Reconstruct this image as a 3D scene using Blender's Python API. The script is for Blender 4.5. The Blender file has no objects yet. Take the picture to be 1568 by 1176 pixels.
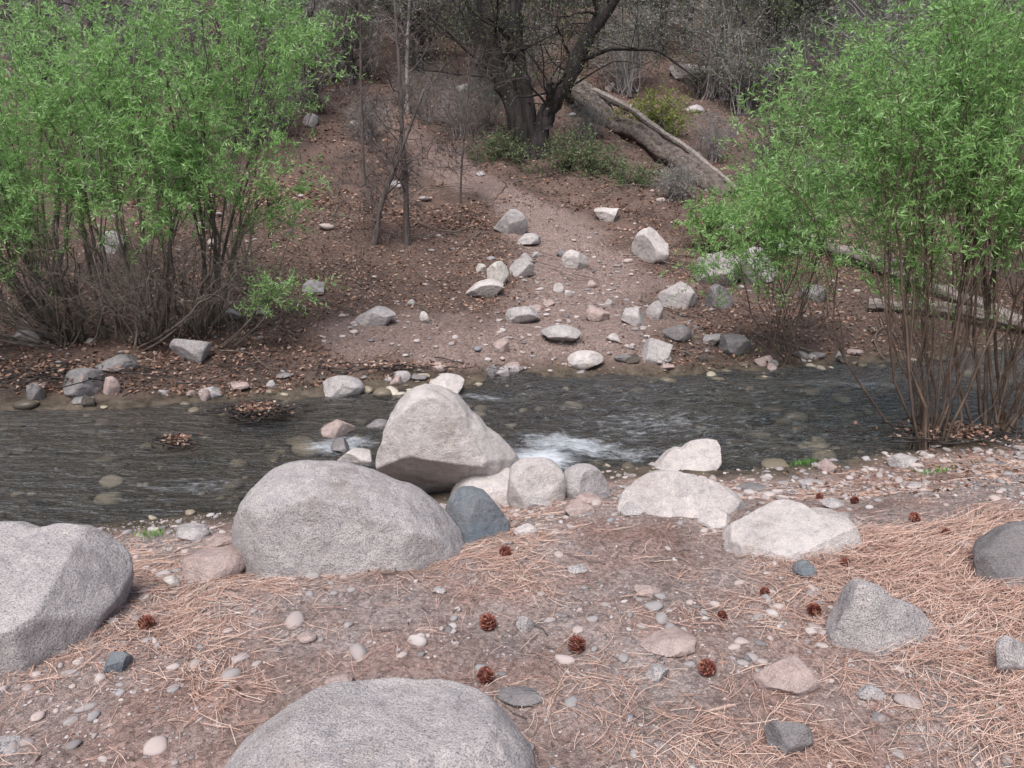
import bpy, bmesh, numpy as np, math, random
from mathutils import Vector
rng=np.random.default_rng(11)
# ---------------------------------------------------------------- noise
def H(xi,yi,s):
    h=(xi*374761393+yi*668265263+s*1442695041)&0xffffffff
    h=((h^(h>>13))*1274126177)&0xffffffff
    return ((h^(h>>16))&0xffffffff)/4294967296.0
def vn(x,y,s=0):
    x=np.asarray(x,float);y=np.asarray(y,float)
    xf=np.floor(x);yf_=np.floor(y);xi=xf.astype(np.int64);yi=yf_.astype(np.int64)
    a=x-xf;b=y-yf_;a=a*a*(3-2*a);b=b*b*(3-2*b)
    return (H(xi,yi,s)*(1-a)+H(xi+1,yi,s)*a)*(1-b)+(H(xi,yi+1,s)*(1-a)+H(xi+1,yi+1,s)*a)*b
def fbm(x,y,s=0,o=4):
    r=0;A=1;T=0
    for i in range(o):
        r=r+A*(vn(x*2**i,y*2**i,s+i*7)-.5);T+=A;A*=.5
    return r/T*2
def vn3(P,s=0):
    z=P[:,2];zf=np.floor(z);zi=zf.astype(np.int64);c=z-zf;c=c*c*(3-2*c)
    xf=np.floor(P[:,0]);yf_=np.floor(P[:,1]);xi=xf.astype(np.int64);yi=yf_.astype(np.int64)
    a=P[:,0]-xf;b=P[:,1]-yf_;a=a*a*(3-2*a);b=b*b*(3-2*b)
    def L(k):
        q=yi*1+k*7919
        q1=yi+1+k*7919
        return (H(xi,q,s)*(1-a)+H(xi+1,q,s)*a)*(1-b)+(H(xi,q1,s)*(1-a)+H(xi+1,q1,s)*a)*b
    return L(zi)*(1-c)+L(zi+1)*c
def fbm3(P,s=0,o=4):
    r=0;A=1;T=0
    for i in range(o):
        r=r+A*(vn3(P*2**i+i*3.3,s+i)-.5);T+=A;A*=.5
    return r/T*2
def sm(t):
    t=np.clip(t,0,1);return t*t*(3-2*t)
# ---------------------------------------------------------------- terrain
def yn(x):
    c=np.clip(x,-25,25);return 4.87+.2*c+.10*np.sin(1.3*c+.5)+.06*np.sin(3.1*c)+.35*sm((c-2.2)/1.4)
def yf(x):
    c=np.clip(x,-25,25);return 7.75+.22*c+.12*np.sin(1.1*c+2)+.06*np.sin(2.7*c)+.16*fbm(c*1.7,c*0+4.3,91)
def hgt(x,y):
    x=np.asarray(x,float);y=np.asarray(y,float)
    a=yn(x);b=yf(x);d=a-y;e=y-b;s=np.clip((y-a)/(b-a),0,1)
    near=-.35+.33*sm(d/1.9)+.008*np.clip(d,0,30)+.16*np.exp(-(((x-2.7)/.9)**2+((y-3.0)/1.0)**2))
    near=near+.03*fbm(x*1.3,y*1.3,3)*sm(d/.5)+.022*fbm(x*5,y*5,5)
    bed=-.35-.2*np.sin(np.pi*s)**.8
    far=-.35+.12*sm(e/.7)+.15*np.clip(e,0,4)+.3*np.clip(e-4,0,4.5)+.38*np.clip(e-8.5,0,70)
    far=far+(.05+.02*np.clip(e,0,12))*fbm(x*.8,y*.8,9)*sm(e/1.)+.6*fbm(x*.15,y*.15,11)*sm((e-8)/8)+.035*fbm(x*3.5,y*3.5,5)
    return np.where(d>0,near,np.where(e>0,far,bed+.03*fbm(x*3,y*3,13)))
def hz(x,y): return float(hgt(x,y))
WL=-.385
# ---------------------------------------------------------------- mesh helpers
class MB:
    def __init__(s): s.V=[];s.L=[];s.S=[];s.M=[];s.n=0
    def add(s,V,F,m=0):
        V=np.asarray(V,float).reshape(-1,3);F=np.asarray(F,np.int64)
        if len(F)==0: return
        s.V.append(V);s.L.append((F+s.n).ravel());s.S.append(np.full(len(F),F.shape[1]));s.M.append(np.full(len(F),m));s.n+=len(V)
    def mesh(s,name,mats,smooth=True):
        V=np.concatenate(s.V);L=np.concatenate(s.L);S=np.concatenate(s.S);M=np.concatenate(s.M)
        me=bpy.data.meshes.new(name);me.vertices.add(len(V));me.vertices.foreach_set('co',V.ravel().astype(np.float32))
        me.loops.add(len(L));me.loops.foreach_set('vertex_index',L.astype(np.int32))
        me.polygons.add(len(S));st=np.concatenate([[0],np.cumsum(S)[:-1]])
        me.polygons.foreach_set('loop_start',st.astype(np.int32));me.polygons.foreach_set('loop_total',S.astype(np.int32))
        me.polygons.foreach_set('material_index',M.astype(np.int32))
        me.polygons.foreach_set('use_smooth',np.full(len(S),smooth))
        for m in mats: me.materials.append(m)
        me.update(calc_edges=True);me.validate();return me
    def obj(s,name,mats,smooth=True,loc=(0,0,0)):
        o=bpy.data.objects.new(name,s.mesh(name,mats,smooth));o.location=loc
        bpy.context.collection.objects.link(o);return o
def nrm(a): return a/(np.linalg.norm(a,axis=-1,keepdims=True)+1e-9)
def tubes(P,R,sides=5):
    N,K,_=P.shape;T=nrm(np.gradient(P,axis=1))
    ref=np.where(np.abs(T[:,:1,2:3])>.8,np.array([1.,0,0]),np.array([0,0,1.]))
    ref=np.broadcast_to(ref,T.shape)
    A=nrm(np.cross(T,ref));B=np.cross(T,A)
    th=np.arange(sides)/sides*2*np.pi
    V=P[:,:,None]+R[:,:,None,None]*(np.cos(th)[None,None,:,None]*A[:,:,None]+np.sin(th)[None,None,:,None]*B[:,:,None])
    n,k,j=np.meshgrid(np.arange(N),np.arange(K-1),np.arange(sides),indexing='ij')
    j2=(j+1)%sides;b=n*K*sides
    F=np.stack([b+k*sides+j,b+k*sides+j2,b+(k+1)*sides+j2,b+(k+1)*sides+j],-1).reshape(-1,4)
    return V.reshape(-1,3),F
def leaves(P,D,L,W,rg):
    D=nrm(D);S=nrm(np.cross(D,nrm(rg.normal(size=P.shape)+np.array([0,0,.6]))))
    L=L[:,None];W=W[:,None]
    V=np.stack([P,P+D*L*.45+S*W*.5,P+D*L,P+D*L*.45-S*W*.5],1)
    return V.reshape(-1,3),np.arange(len(P)*4).reshape(-1,4)
def bez(a,b,c,d,K):
    t=np.linspace(0,1,K)[None,:,None];a,b,c,d=[q[:,None] for q in (a,b,c,d)]
    return a*(1-t)**3+3*b*t*(1-t)**2+3*c*t*t*(1-t)+d*t**3
_ico={}
def ico(sub):
    if sub not in _ico:
        bm=bmesh.new();bmesh.ops.create_icosphere(bm,subdivisions=sub,radius=1)
        _ico[sub]=(np.array([v.co[:] for v in bm.verts]),np.array([[v.index for v in f.verts] for f in bm.faces]));bm.free()
    V,F=_ico[sub];return V.copy(),F
# ---------------------------------------------------------------- materials
def mat(name):
    m=bpy.data.materials.new(name);m.use_nodes=True;nt=m.node_tree
    return m,nt,nt.nodes['Principled BSDF']
def N(nt,t,**k):
    n=nt.nodes.new(t)
    for a,b in k.items(): setattr(n,a,b)
    return n
def ramp(nt,fac,stops):
    r=N(nt,'ShaderNodeValToRGB');e=r.color_ramp.elements
    while len(e)<len(stops): e.new(.5)
    for q,(p,c) in zip(e,stops): q.position=p;q.color=(*c,1)
    nt.links.new(fac,r.inputs[0]);return r.outputs[0]
def mix(nt,f,a,b,mode='MIX'):
    m=N(nt,'ShaderNodeMix',data_type='RGBA',blend_type=mode)
    for s,v in ((m.inputs[0],f),(m.inputs[6],a),(m.inputs[7],b)):
        if hasattr(v,'links'): nt.links.new(v,s)
        elif isinstance(v,tuple): s.default_value=(*v,1)
        else: s.default_value=v
    return m.outputs[2]
def noise(nt,co,scale,det=4,rough=.55):
    n=N(nt,'ShaderNodeTexNoise');n.inputs['Scale'].default_value=scale;n.inputs['Detail'].default_value=det;n.inputs['Roughness'].default_value=rough
    nt.links.new(co,n.inputs['Vector']);return n.outputs['Fac']
def bump(nt,h,dist,bs,st=1.,prev=None):
    b=N(nt,'ShaderNodeBump');b.inputs['Distance'].default_value=dist;b.inputs['Strength'].default_value=st
    nt.links.new(h,b.inputs['Height'])
    if prev: nt.links.new(prev,b.inputs['Normal'])
    if bs: nt.links.new(b.outputs[0],bs.inputs['Normal'])
    return b.outputs[0]
def rockmat(name,c1,c2,spk=.6,crack=.35):
    m,nt,b=mat(name);co=N(nt,'ShaderNodeTexCoord').outputs['Object']
    base=ramp(nt,noise(nt,co,2.2,4,.6),[(.35,c2),(.65,c1)])
    mid=ramp(nt,noise(nt,co,20,6,.75),[(.34,(.80,.80,.82)),(.5,(.98,.98,.98)),(.66,(1.10,1.08,1.06))])
    c=mix(nt,1.,base,mid,'MULTIPLY')
    s=ramp(nt,noise(nt,co,190,2,.6),[(.38,(.45,.45,.47)),(.5,(1,1,1)),(.66,(1.18,1.16,1.15))])
    c=mix(nt,spk,c,s,'MULTIPLY')
    s2=ramp(nt,noise(nt,co,85,2,.5),[(.28,(.3,.3,.32)),(.36,(1,1,1))])
    c=mix(nt,spk,c,s2,'MULTIPLY')
    st=ramp(nt,noise(nt,co,3.,7,.75),[(.33,(.68,.63,.59)),(.45,(1,1,1)),(.60,(1,1,1)),(.72,(1.2,1.14,1.09))])
    c=mix(nt,.85,c,st,'MULTIPLY')
    ck=ramp(nt,noise(nt,co,1.9,5,.6),[(.0,(1,1,1)),(.488,(1,1,1)),(.497,(.5,.48,.46)),(.506,(1,1,1))])
    c=mix(nt,crack,c,ck,'MULTIPLY')
    nt.links.new(c,b.inputs['Base Color']);b.inputs['Roughness'].default_value=.9;b.inputs['Specular IOR Level'].default_value=.15
    p=bump(nt,noise(nt,co,6,8,.75),.05,None,.8);bump(nt,noise(nt,co,110,3,.65),.004,b,.9,p);return m
M_pale=rockmat('granite_pale',(.56,.525,.515),(.46,.425,.415),.35)
M_gray=rockmat('granite_gray',(.46,.435,.435),(.37,.35,.355),.75)
M_pink=rockmat('rock_pink',(.44,.36,.34),(.37,.285,.27),.3)
M_blue=rockmat('rock_blue',(.13,.165,.20),(.22,.225,.235),.3)
M_dark=rockmat('rock_dark',(.26,.245,.25),(.17,.165,.17),.4)
M_white=rockmat('rock_white',(.60,.57,.54),(.50,.47,.44),.2)
M_wet=rockmat('rock_wet',(.12,.105,.09),(.06,.055,.05),.3)
M_wet.node_tree.nodes['Principled BSDF'].inputs['Roughness'].default_value=.3
def islandmat(name,stops,rough=.8,trans=0.):
    m,nt,b=mat(name);g=N(nt,'ShaderNodeNewGeometry')
    c=ramp(nt,g.outputs['Random Per Island'],stops)
    nt.links.new(c,b.inputs['Base Color']);b.inputs['Roughness'].default_value=rough;b.inputs['Specular IOR Level'].default_value=.25
    if trans:
        t=N(nt,'ShaderNodeBsdfTranslucent');nt.links.new(c,t.inputs[0]);ms=N(nt,'ShaderNodeMixShader');ms.inputs[0].default_value=trans
        o=nt.nodes['Material Output'];nt.links.new(b.outputs[0],ms.inputs[1]);nt.links.new(t.outputs[0],ms.inputs[2]);nt.links.new(ms.outputs[0],o.inputs[0])
    return m
M_leaf=islandmat('willow_leaf',[(0,(.15,.30,.085)),(.35,(.23,.43,.13)),(.7,(.33,.55,.21)),(1,(.46,.64,.34))],.55,.5)
M_leafY=islandmat('yellow_leaf',[(0,(.14,.2,.03)),(.6,(.27,.31,.08)),(1,(.36,.38,.12))],.6,.4)
M_leafD=islandmat('dull_leaf',[(0,(.07,.11,.05)),(.5,(.14,.19,.095)),(1,(.22,.26,.15))],.7,.3)
M_leafG=islandmat('gray_leaf',[(0,(.14,.165,.125)),(.5,(.23,.25,.20)),(1,(.34,.355,.31))],.7,.3)
def barkmat(name,c1,c2,sc=12,stretch=(1,1,.25)):
    m,nt,b=mat(name);tc=N(nt,'ShaderNodeTexCoord');mp=N(nt,'ShaderNodeMapping');mp.inputs['Scale'].default_value=stretch
    nt.links.new(tc.outputs['Object'],mp.inputs[0]);f=noise(nt,mp.outputs[0],sc,6,.65)
    nt.links.new(ramp(nt,f,[(.32,c1),(.64,c2)]),b.inputs['Base Color']);b.inputs['Roughness'].default_value=.9;b.inputs['Specular IOR Level'].default_value=.15
    bump(nt,f,.03,b,.8);return m
M_barkD=barkmat('bark_dark',(.020,.018,.018),(.068,.060,.058))
M_barkG=barkmat('bark_gray',(.17,.155,.155),(.36,.34,.345),14)
M_barkS=barkmat('bark_sapling',(.06,.05,.047),(.16,.138,.132),14)
M_barkW=barkmat('bark_willow',(.08,.067,.057),(.21,.18,.155),14)
M_barkR=barkmat('bark_reddish',(.055,.04,.033),(.155,.115,.092),14)
M_log=barkmat('log_weathered',(.04,.034,.03),(.17,.143,.13),4,(4,.6,4))
M_logP=barkmat('log_pale',(.11,.098,.09),(.30,.265,.245),5,(4,.5,4))
M_needle=islandmat('pine_needle',[(0,(.22,.12,.09)),(.35,(.39,.245,.195)),(.75,(.53,.365,.30)),(1,(.63,.52,.45))],.7)
M_litter=islandmat('leaf_litter',[(0,(.07,.043,.034)),(.4,(.17,.098,.072)),(.75,(.30,.178,.13)),(1,(.41,.32,.27))],.8)
M_gravel=islandmat('gravel',[(0,(.13,.125,.13)),(.2,(.31,.27,.262)),(.45,(.24,.232,.238)),(.65,(.37,.31,.295)),(.94,(.40,.37,.365)),(1,(.16,.18,.21))],.85)
M_cone=islandmat('pine_cone',[(0,(.07,.022,.018)),(.6,(.17,.055,.042)),(1,(.32,.15,.11))],.6)
M_grass=islandmat('grass_green',[(0,(.08,.2,.04)),(1,(.2,.4,.1))],.6,.3)
M_bed=islandmat('streambed_stone',[(0,(.08,.07,.055)),(.5,(.20,.17,.13)),(.9,(.36,.32,.26)),(1,(.44,.40,.35))],.4)
def groundmat():
    m,nt,b=mat('ground');co=N(nt,'ShaderNodeTexCoord').outputs['Object']
    at=lambda n:(lambda q:(setattr(q,'attribute_name',n),q.outputs['Fac'])[1])(N(nt,'ShaderNodeAttribute'))
    dirt=ramp(nt,noise(nt,co,2.2,6,.65),[(.3,(.25,.21,.197)),(.5,(.36,.308,.292)),(.72,(.44,.39,.378))])
    fine=ramp(nt,noise(nt,co,70,5,.8),[(.32,(.46,.44,.43)),(.5,(1,1,1)),(.72,(1.3,1.28,1.27))])
    dirt=mix(nt,1.,dirt,fine,'MULTIPLY')
    vo=N(nt,'ShaderNodeTexVoronoi');vo.inputs['Scale'].default_value=60;nt.links.new(co,vo.inputs['Vector'])
    peb=ramp(nt,vo.outputs['Color'],[(.2,(.60,.57,.57)),(.6,(1,.97,.96)),(.9,(1.25,1.2,1.2))])
    dirt=mix(nt,.8,dirt,peb,'MULTIPLY')
    nd=ramp(nt,noise(nt,co,1.6,5,.6),[(.42,(0,0,0)),(.62,(1,1,1))])
    dirt=mix(nt,nd,dirt,mix(nt,1.,dirt,(.98,.81,.755),'MULTIPLY'))
    lit=ramp(nt,noise(nt,co,38,5,.8),[(.3,(.045,.034,.030)),(.5,(.13,.094,.081)),(.7,(.245,.178,.150))])
    lv=ramp(nt,noise(nt,co,1.1,5,.65),[(.3,(.58,.60,.64)),(.65,(1.2,1.15,1.12))])
    lit=mix(nt,1.,lit,lv,'MULTIPLY')
    c=mix(nt,at('litter'),dirt,lit)
    tr=ramp(nt,noise(nt,co,9,6,.7),[(.3,(.235,.182,.166)),(.7,(.36,.29,.268))])
    tr=mix(nt,1.,mix(nt,1.,tr,fine,'MULTIPLY'),peb,'MULTIPLY')
    c=mix(nt,at('trail'),c,tr)
    bedc=ramp(nt,noise(nt,co,7,5,.65),[(.35,(.06,.05,.04)),(.65,(.17,.14,.11))])
    c=mix(nt,at('wet'),c,bedc)
    nt.links.new(c,b.inputs['Base Color']);b.inputs['Roughness'].default_value=.95;b.inputs['Specular IOR Level'].default_value=.1
    p=bump(nt,noise(nt,co,14,6,.7),.05,None,.9);bump(nt,noise(nt,co,90,4,.75),.012,b,1.,p);return m
M_ground=groundmat()
# ---------------------------------------------------------------- ground sheet
nx,ny=600,700
b_=np.arcsinh(90/1.6);X=1.6*np.sinh(np.linspace(-b_,b_,nx))
Y=3.2+1.6*np.sinh(np.linspace(-np.arcsinh(14/1.6),np.arcsinh(115/1.6),ny))
gx,gy=np.meshgrid(X,Y);gz=hgt(gx,gy)
Vg=np.stack([gx,gy,gz],-1).reshape(-1,3)
i=np.arange((ny-1)*(nx-1));r=i//(nx-1);c=i%(nx-1);a=r*nx+c
mb=MB();mb.add(Vg,np.stack([a,a+1,a+nx+1,a+nx],-1))
ground=mb.obj('ground',[M_ground])
def trailmask(x,y):
    px=np.interp(y,[7.5,9,10.5,12,14,16,20],[.4,.6,1.0,1.0,.3,-1.2,-3.6])
    wd=np.interp(y,[7.5,9,10.5,12,15,20],[1.8,1.5,1.0,.8,.6,.4])
    w=fbm(x*1.2,y*1.2,21)*.8
    t=1-sm((np.abs(x-px)/wd+w-.5)/.8)
    t2=1-sm((np.sqrt(((x+1.3)/1.0)**2+((y-8.5)/.5)**2)+w-.5)/.7)
    return np.clip(np.maximum(t*sm((21-y)/8),t2*.8),0,1)*(y>yf(x))
d=yn(gx)-gy;e=gy-yf(gx)
lit=sm((e+.3)/.15);tr=trailmask(gx,gy)*sm(e/.4)
wet=1-np.maximum(sm((d-.04+.1*fbm(gx*2,gy*2,4))/.3),sm((e+.02+.1*fbm(gx*2,gy*2,6))/.3))
def attr(me,n,v):
    A=me.attributes.new(n,'FLOAT','POINT');A.data.foreach_set('value',v.ravel().astype(np.float32))
attr(ground.data,'litter',lit*.95);attr(ground.data,'trail',tr*.9);attr(ground.data,'wet',wet)
# ---------------------------------------------------------------- water
m,nt,b=mat('water');nt.nodes.remove(b);out=nt.nodes['Material Output']
co=N(nt,'ShaderNodeTexCoord').outputs['Object']
mp=N(nt,'ShaderNodeMapping');mp.inputs['Rotation'].default_value=(0,0,-.2);mp.inputs['Scale'].default_value=(.55,1.7,1);nt.links.new(co,mp.inputs[0])
h1=noise(nt,mp.outputs[0],6,3,.6);h2=noise(nt,mp.outputs[0],20,4,.65)
p=bump(nt,h1,.3,None,1);nb=bump(nt,h2,.09,None,1.,p)
gl=N(nt,'ShaderNodeBsdfGlossy');gl.inputs['Roughness'].default_value=.36;gl.inputs[0].default_value=(.98,.99,1,1);nt.links.new(nb,gl.inputs['Normal'])
tp=N(nt,'ShaderNodeBsdfTransparent');tp.inputs[0].default_value=(.84,.82,.77,1)
fr=N(nt,'ShaderNodeFresnel');fr.inputs[0].default_value=1.45;nt.links.new(nb,fr.inputs['Normal'])
fm=N(nt,'ShaderNodeMapRange');fm.inputs[1].default_value=.03;fm.inputs[2].default_value=.5;nt.links.new(fr.outputs[0],fm.inputs[0])
ms=N(nt,'ShaderNodeMixShader');nt.links.new(fm.outputs[0],ms.inputs[0]);nt.links.new(tp.outputs[0],ms.inputs[1]);nt.links.new(gl.outputs[0],ms.inputs[2])
df=N(nt,'ShaderNodeBsdfDiffuse');df.inputs[0].default_value=(.48,.52,.57,1)  # bluish diffuse colour: riffle foam, plus painted sky glints on the ripples
fa=N(nt,'ShaderNodeAttribute');fa.attribute_name='foam_sheen'
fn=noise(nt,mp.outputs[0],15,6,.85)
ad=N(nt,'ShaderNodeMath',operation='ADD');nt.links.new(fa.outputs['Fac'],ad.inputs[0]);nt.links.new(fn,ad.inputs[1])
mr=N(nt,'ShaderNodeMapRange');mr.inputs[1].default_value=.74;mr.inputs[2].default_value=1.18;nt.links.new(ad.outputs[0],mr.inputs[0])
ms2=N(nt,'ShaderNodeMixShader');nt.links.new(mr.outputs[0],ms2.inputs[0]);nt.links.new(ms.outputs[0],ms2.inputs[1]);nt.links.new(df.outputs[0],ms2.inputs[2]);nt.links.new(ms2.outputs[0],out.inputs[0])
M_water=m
wx=np.linspace(-12,15,1200);ws=np.linspace(-.12,1.12,230);WX,WS=np.meshgrid(wx,ws)
WY=yn(WX)+(yf(WX)-yn(WX))*WS
rip=.45+1.3*np.exp(-((WX-1.2)/2.6)**2)
foam_sheen=.2*sm((WX+1.4)/2)*sm((WY-yn(WX))/.4)*sm((yf(WX)-WY)/.5)  # broad base level: sky sheen painted over the water, stronger to the right
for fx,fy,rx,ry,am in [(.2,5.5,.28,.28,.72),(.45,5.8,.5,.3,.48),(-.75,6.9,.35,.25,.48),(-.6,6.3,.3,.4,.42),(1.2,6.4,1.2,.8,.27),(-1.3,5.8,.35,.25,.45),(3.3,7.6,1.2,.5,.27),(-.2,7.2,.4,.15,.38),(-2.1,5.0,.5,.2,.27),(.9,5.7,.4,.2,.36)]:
    foam_sheen=np.maximum(foam_sheen,am*np.exp(-(((WX-fx)/rx)**2+((WY-fy)/ry)**2)))
WZ=WL+.022*rip*fbm(WX*4,WY*9,31)+.045*rip*fbm(WX*1.3,WY*3.2,33)+.05*foam_sheen*fbm(WX*9,WY*9,35)
mb=MB();nxx,nyy=len(wx),len(ws);i=np.arange((nyy-1)*(nxx-1));r=i//(nxx-1);c=i%(nxx-1);a=r*nxx+c
mb.add(np.stack([WX,WY,WZ],-1),np.stack([a,a+1,a+nxx+1,a+nxx],-1));water=mb.obj('stream_water',[M_water]);attr(water.data,'foam_sheen',foam_sheen)
# ---------------------------------------------------------------- rocks
def cuts(P,n,d,k=.93):
    n=np.asarray(n,float);n=n/np.linalg.norm(n);q=np.maximum(0,P@n-d);return P-n*(q*k)[:,None]
def rockunit(sub,seed,nc=9,lo=.55,hi=.88,rough=.07):
    V,F=ico(sub);g=np.random.default_rng(seed)
    for _ in range(nc): V=cuts(V,g.normal(size=3),g.uniform(lo,hi))
    V=V*(1+rough*2*fbm3(V*1.3+seed%97,seed,4))[:,None]
    if sub>=4: V=V*(1+.03*fbm3(V*6+seed%91,seed+5,3))[:,None]
    return V,F
def boulder(name,parts,mt,loc):
    """parts: (cx,cy,cz, outline[(x,z)], depth, power, cuts, seed, rough, facets)"""
    mb=MB()
    for cx,cy,cz,ol,dep,pw,cu,seed,rough,nf in parts:
        V,F=ico(6 if dep>.2 else 5);ol=np.array(ol,float)
        th=np.arctan2(ol[:,1],ol[:,0]);rr=np.hypot(ol[:,0],ol[:,1]);o_=np.argsort(th);th=th[o_];rr=rr[o_]
        phi=np.arctan2(V[:,2],V[:,0])
        tt=np.concatenate([th-2*np.pi,th,th+2*np.pi]);rq=np.concatenate([rr]*3)
        R=np.zeros(len(V))
        for k,wgt in zip((-.12,-.06,0,.06,.12),(.1,.22,.36,.22,.1)): R+=wgt*np.interp(phi+k,tt,rq)
        t=V[:,1];s=np.maximum(0,1-np.abs(t)**pw)**(1/pw)
        P=np.stack([R*np.cos(phi)*s,dep*t,R*np.sin(phi)*s],-1)
        for n,dd in cu: P=cuts(P,n,dd,.93)
        g=np.random.default_rng(seed)
        for _ in range(nf):
            n=nrm(g.normal(size=3)*np.array([1,1,.6])+np.array([0,-.3,.15]));sp=(P@n).max();P=cuts(P,n,sp*g.uniform(.78,.93),.92)
        sc=dep*1.5
        P=P*(1+rough*2*fbm3(P/sc*1.6+seed,seed,4))[:,None]
        rd=1-np.abs(fbm3(P/sc*2.6+seed+4,seed+3,3));P=P*(1+.05*(rd-.8)*(rough>.02))[:,None]
        P=P*(1+.022*fbm3(P/sc*9+seed,seed+9,4))[:,None]
        mb.add(P+np.array([cx,cy,cz]),F)
    return mb.obj(name,[mt],True,loc)
Z=lambda x,y:hz(x,y)
boulder('granite_boulder',[(0,0,.08,[(-.53,0),(-.53,.12),(-.48,.25),(-.38,.33),(-.2,.365),(0,.35),(.18,.28),(.34,.19),(.46,.06),(.54,-.1),(.5,-.25),(0,-.3),(-.45,-.25)],.36,2.7,[((.75,-.65,.25),.42),((.05,-1,.22),.29),((-.6,-.7,.1),.44)],3,.025,3)],M_gray,(-.73,3.42,Z(-.74,3.42)))
boulder('granite_boulder',[(-.08,.08,.3,[(-.41,-.08),(-.35,.05),(-.27,.24),(-.18,.37),(-.04,.4),(.08,.35),(.2,.22),(.31,.1),(.5,-.08),(.54,-.2),(.45,-.35),(.1,-.4),(-.15,-.36),(-.36,-.2)],.33,2.5,[((-.55,-.8,.1),.30),((-.05,-.72,-.69),.17),((.7,-.5,.5),.30),((.15,-1,.25),.24)],12,.025,2),
  (.24,-.06,.02,[(-.26,-.08),(-.2,.07),(-.05,.15),(.12,.16),(.26,.06),(.28,-.1),(.2,-.25),(-.2,-.25)],.24,3.,[((.35,-.8,.35),.17),((-.5,-.8,.1),.18),((.1,-.3,1),.14)],17,.05,6)],M_pale,(-.38,4.72,Z(-.42,4.5)-.02))
boulder('granite_boulder',[(0,0,-.04,[(-.50,-.05),(-.42,.1),(-.3,.2),(-.1,.27),(.08,.28),(.26,.25),(.38,.14),(.45,-.05),(.3,-.25),(-.3,-.25)],.34,2.6,[((.05,.1,1),.235)],24,.03,4)],M_gray,(-.36,1.85,Z(-.34,1.9)))
boulder('granite_boulder',[(0,0,-.02,[(-.6,0),(-.55,.25),(-.3,.31),(0,.32),(.28,.30),(.38,.2),(.34,0),(.3,-.2),(-.5,-.25)],.38,4,[((.06,-.22,1),.26),((.85,-.5,.0),.34),((.3,-1,-.08),.34)],31,.025,2)],M_gray,(-1.89,2.68,Z(-1.8,2.7)))
boulder('granite_boulder',[(0,0,.05,[(-.18,0),(-.14,.14),(0,.19),(.12,.15),(.18,0),(.1,-.15),(-.1,-.15)],.18,2.6,[((.3,-.8,.4),.12)],41,.05,6)],M_pale,(.14,4.5,Z(.2,4.45)))
boulder('granite_boulder',[(0,0,.02,[(-.15,0),(-.1,.13),(.03,.16),(.13,.08),(.17,-.05),(.1,-.15),(-.1,-.15)],.16,2.6,[((.6,-.6,.3),.10)],43,.05,6)],M_gray,(.44,4.62,Z(.4,4.6)))
boulder('granite_boulder',[(0,0,-.02,[(-.34,0),(-.26,.12),(-.1,.2),(.08,.18),(.25,.1),(.36,0),(.2,-.15),(-.2,-.15)],.22,2.3,[((.2,-.7,.6),.14),((-.5,-.5,.6),.18)],47,.04,5)],M_pale,(.88,3.86,Z(.84,3.8)))
boulder('granite_boulder',[(0,0,-.01,[(-.27,-.06),(-.18,.02),(0,.12),(.15,.19),(.25,.17),(.28,.02),(.15,-.1),(-.2,-.12)],.16,2.6,[((-.1,-.7,.7),.09)],53,.03,5)],M_pale,(1.20,5.28,Z(1.22,5.15)))
boulder('granite_boulder',[(0,0,-.02,[(-.32,-.02),(-.24,.13),(-.1,.17),(.12,.14),(.30,.1),(.33,-.02),(.2,-.12),(-.2,-.12)],.23,3.2,[((-.15,-.3,1),.11),((.35,-.9,.25),.17),((-.5,-.8,.2),.21)],59,.02,3)],M_pale,(1.28,3.34,Z(1.23,3.3)))
boulder('speckled_boulder',[(0,0,-.01,[(-.15,-.05),(-.14,.13),(-.11,.23),(-.03,.22),(.06,.15),(.2,.07),(.25,-.0),(.15,-.1),(-.12,-.1)],.13,3,[((.35,-.8,.35),.07),((-.5,-.8,.2),.10)],61,.02,3)],M_gray,(1.31,2.54,Z(1.27,2.55)))
boulder('granite_boulder',[(0,0,0,[(-.24,-.02),(-.14,.12),(.0,.18),(.2,.16),(.3,0),(.1,-.1),(-.15,-.1)],.18,2.5,[((-.3,-.6,.6),.12)],67,.04,4)],M_dark,(2.07,2.91,Z(2.0,2.9)))
boulder('blue_stone',[(0,0,.02,[(-.17,0),(-.15,.12),(-.1,.2),(.02,.19),(.13,.1),(.16,-.02),(.1,-.12),(-.1,-.12)],.15,3.,[((-.7,-.6,.2),.12),((.5,-.8,.3),.11)],71,.02,3)],M_blue,(-.17,3.66,Z(-.18,3.6)))
matmap={'p':M_pale,'g':M_gray,'k':M_pink,'b':M_blue,'d':M_dark,'w':M_white,'t':M_wet}
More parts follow.
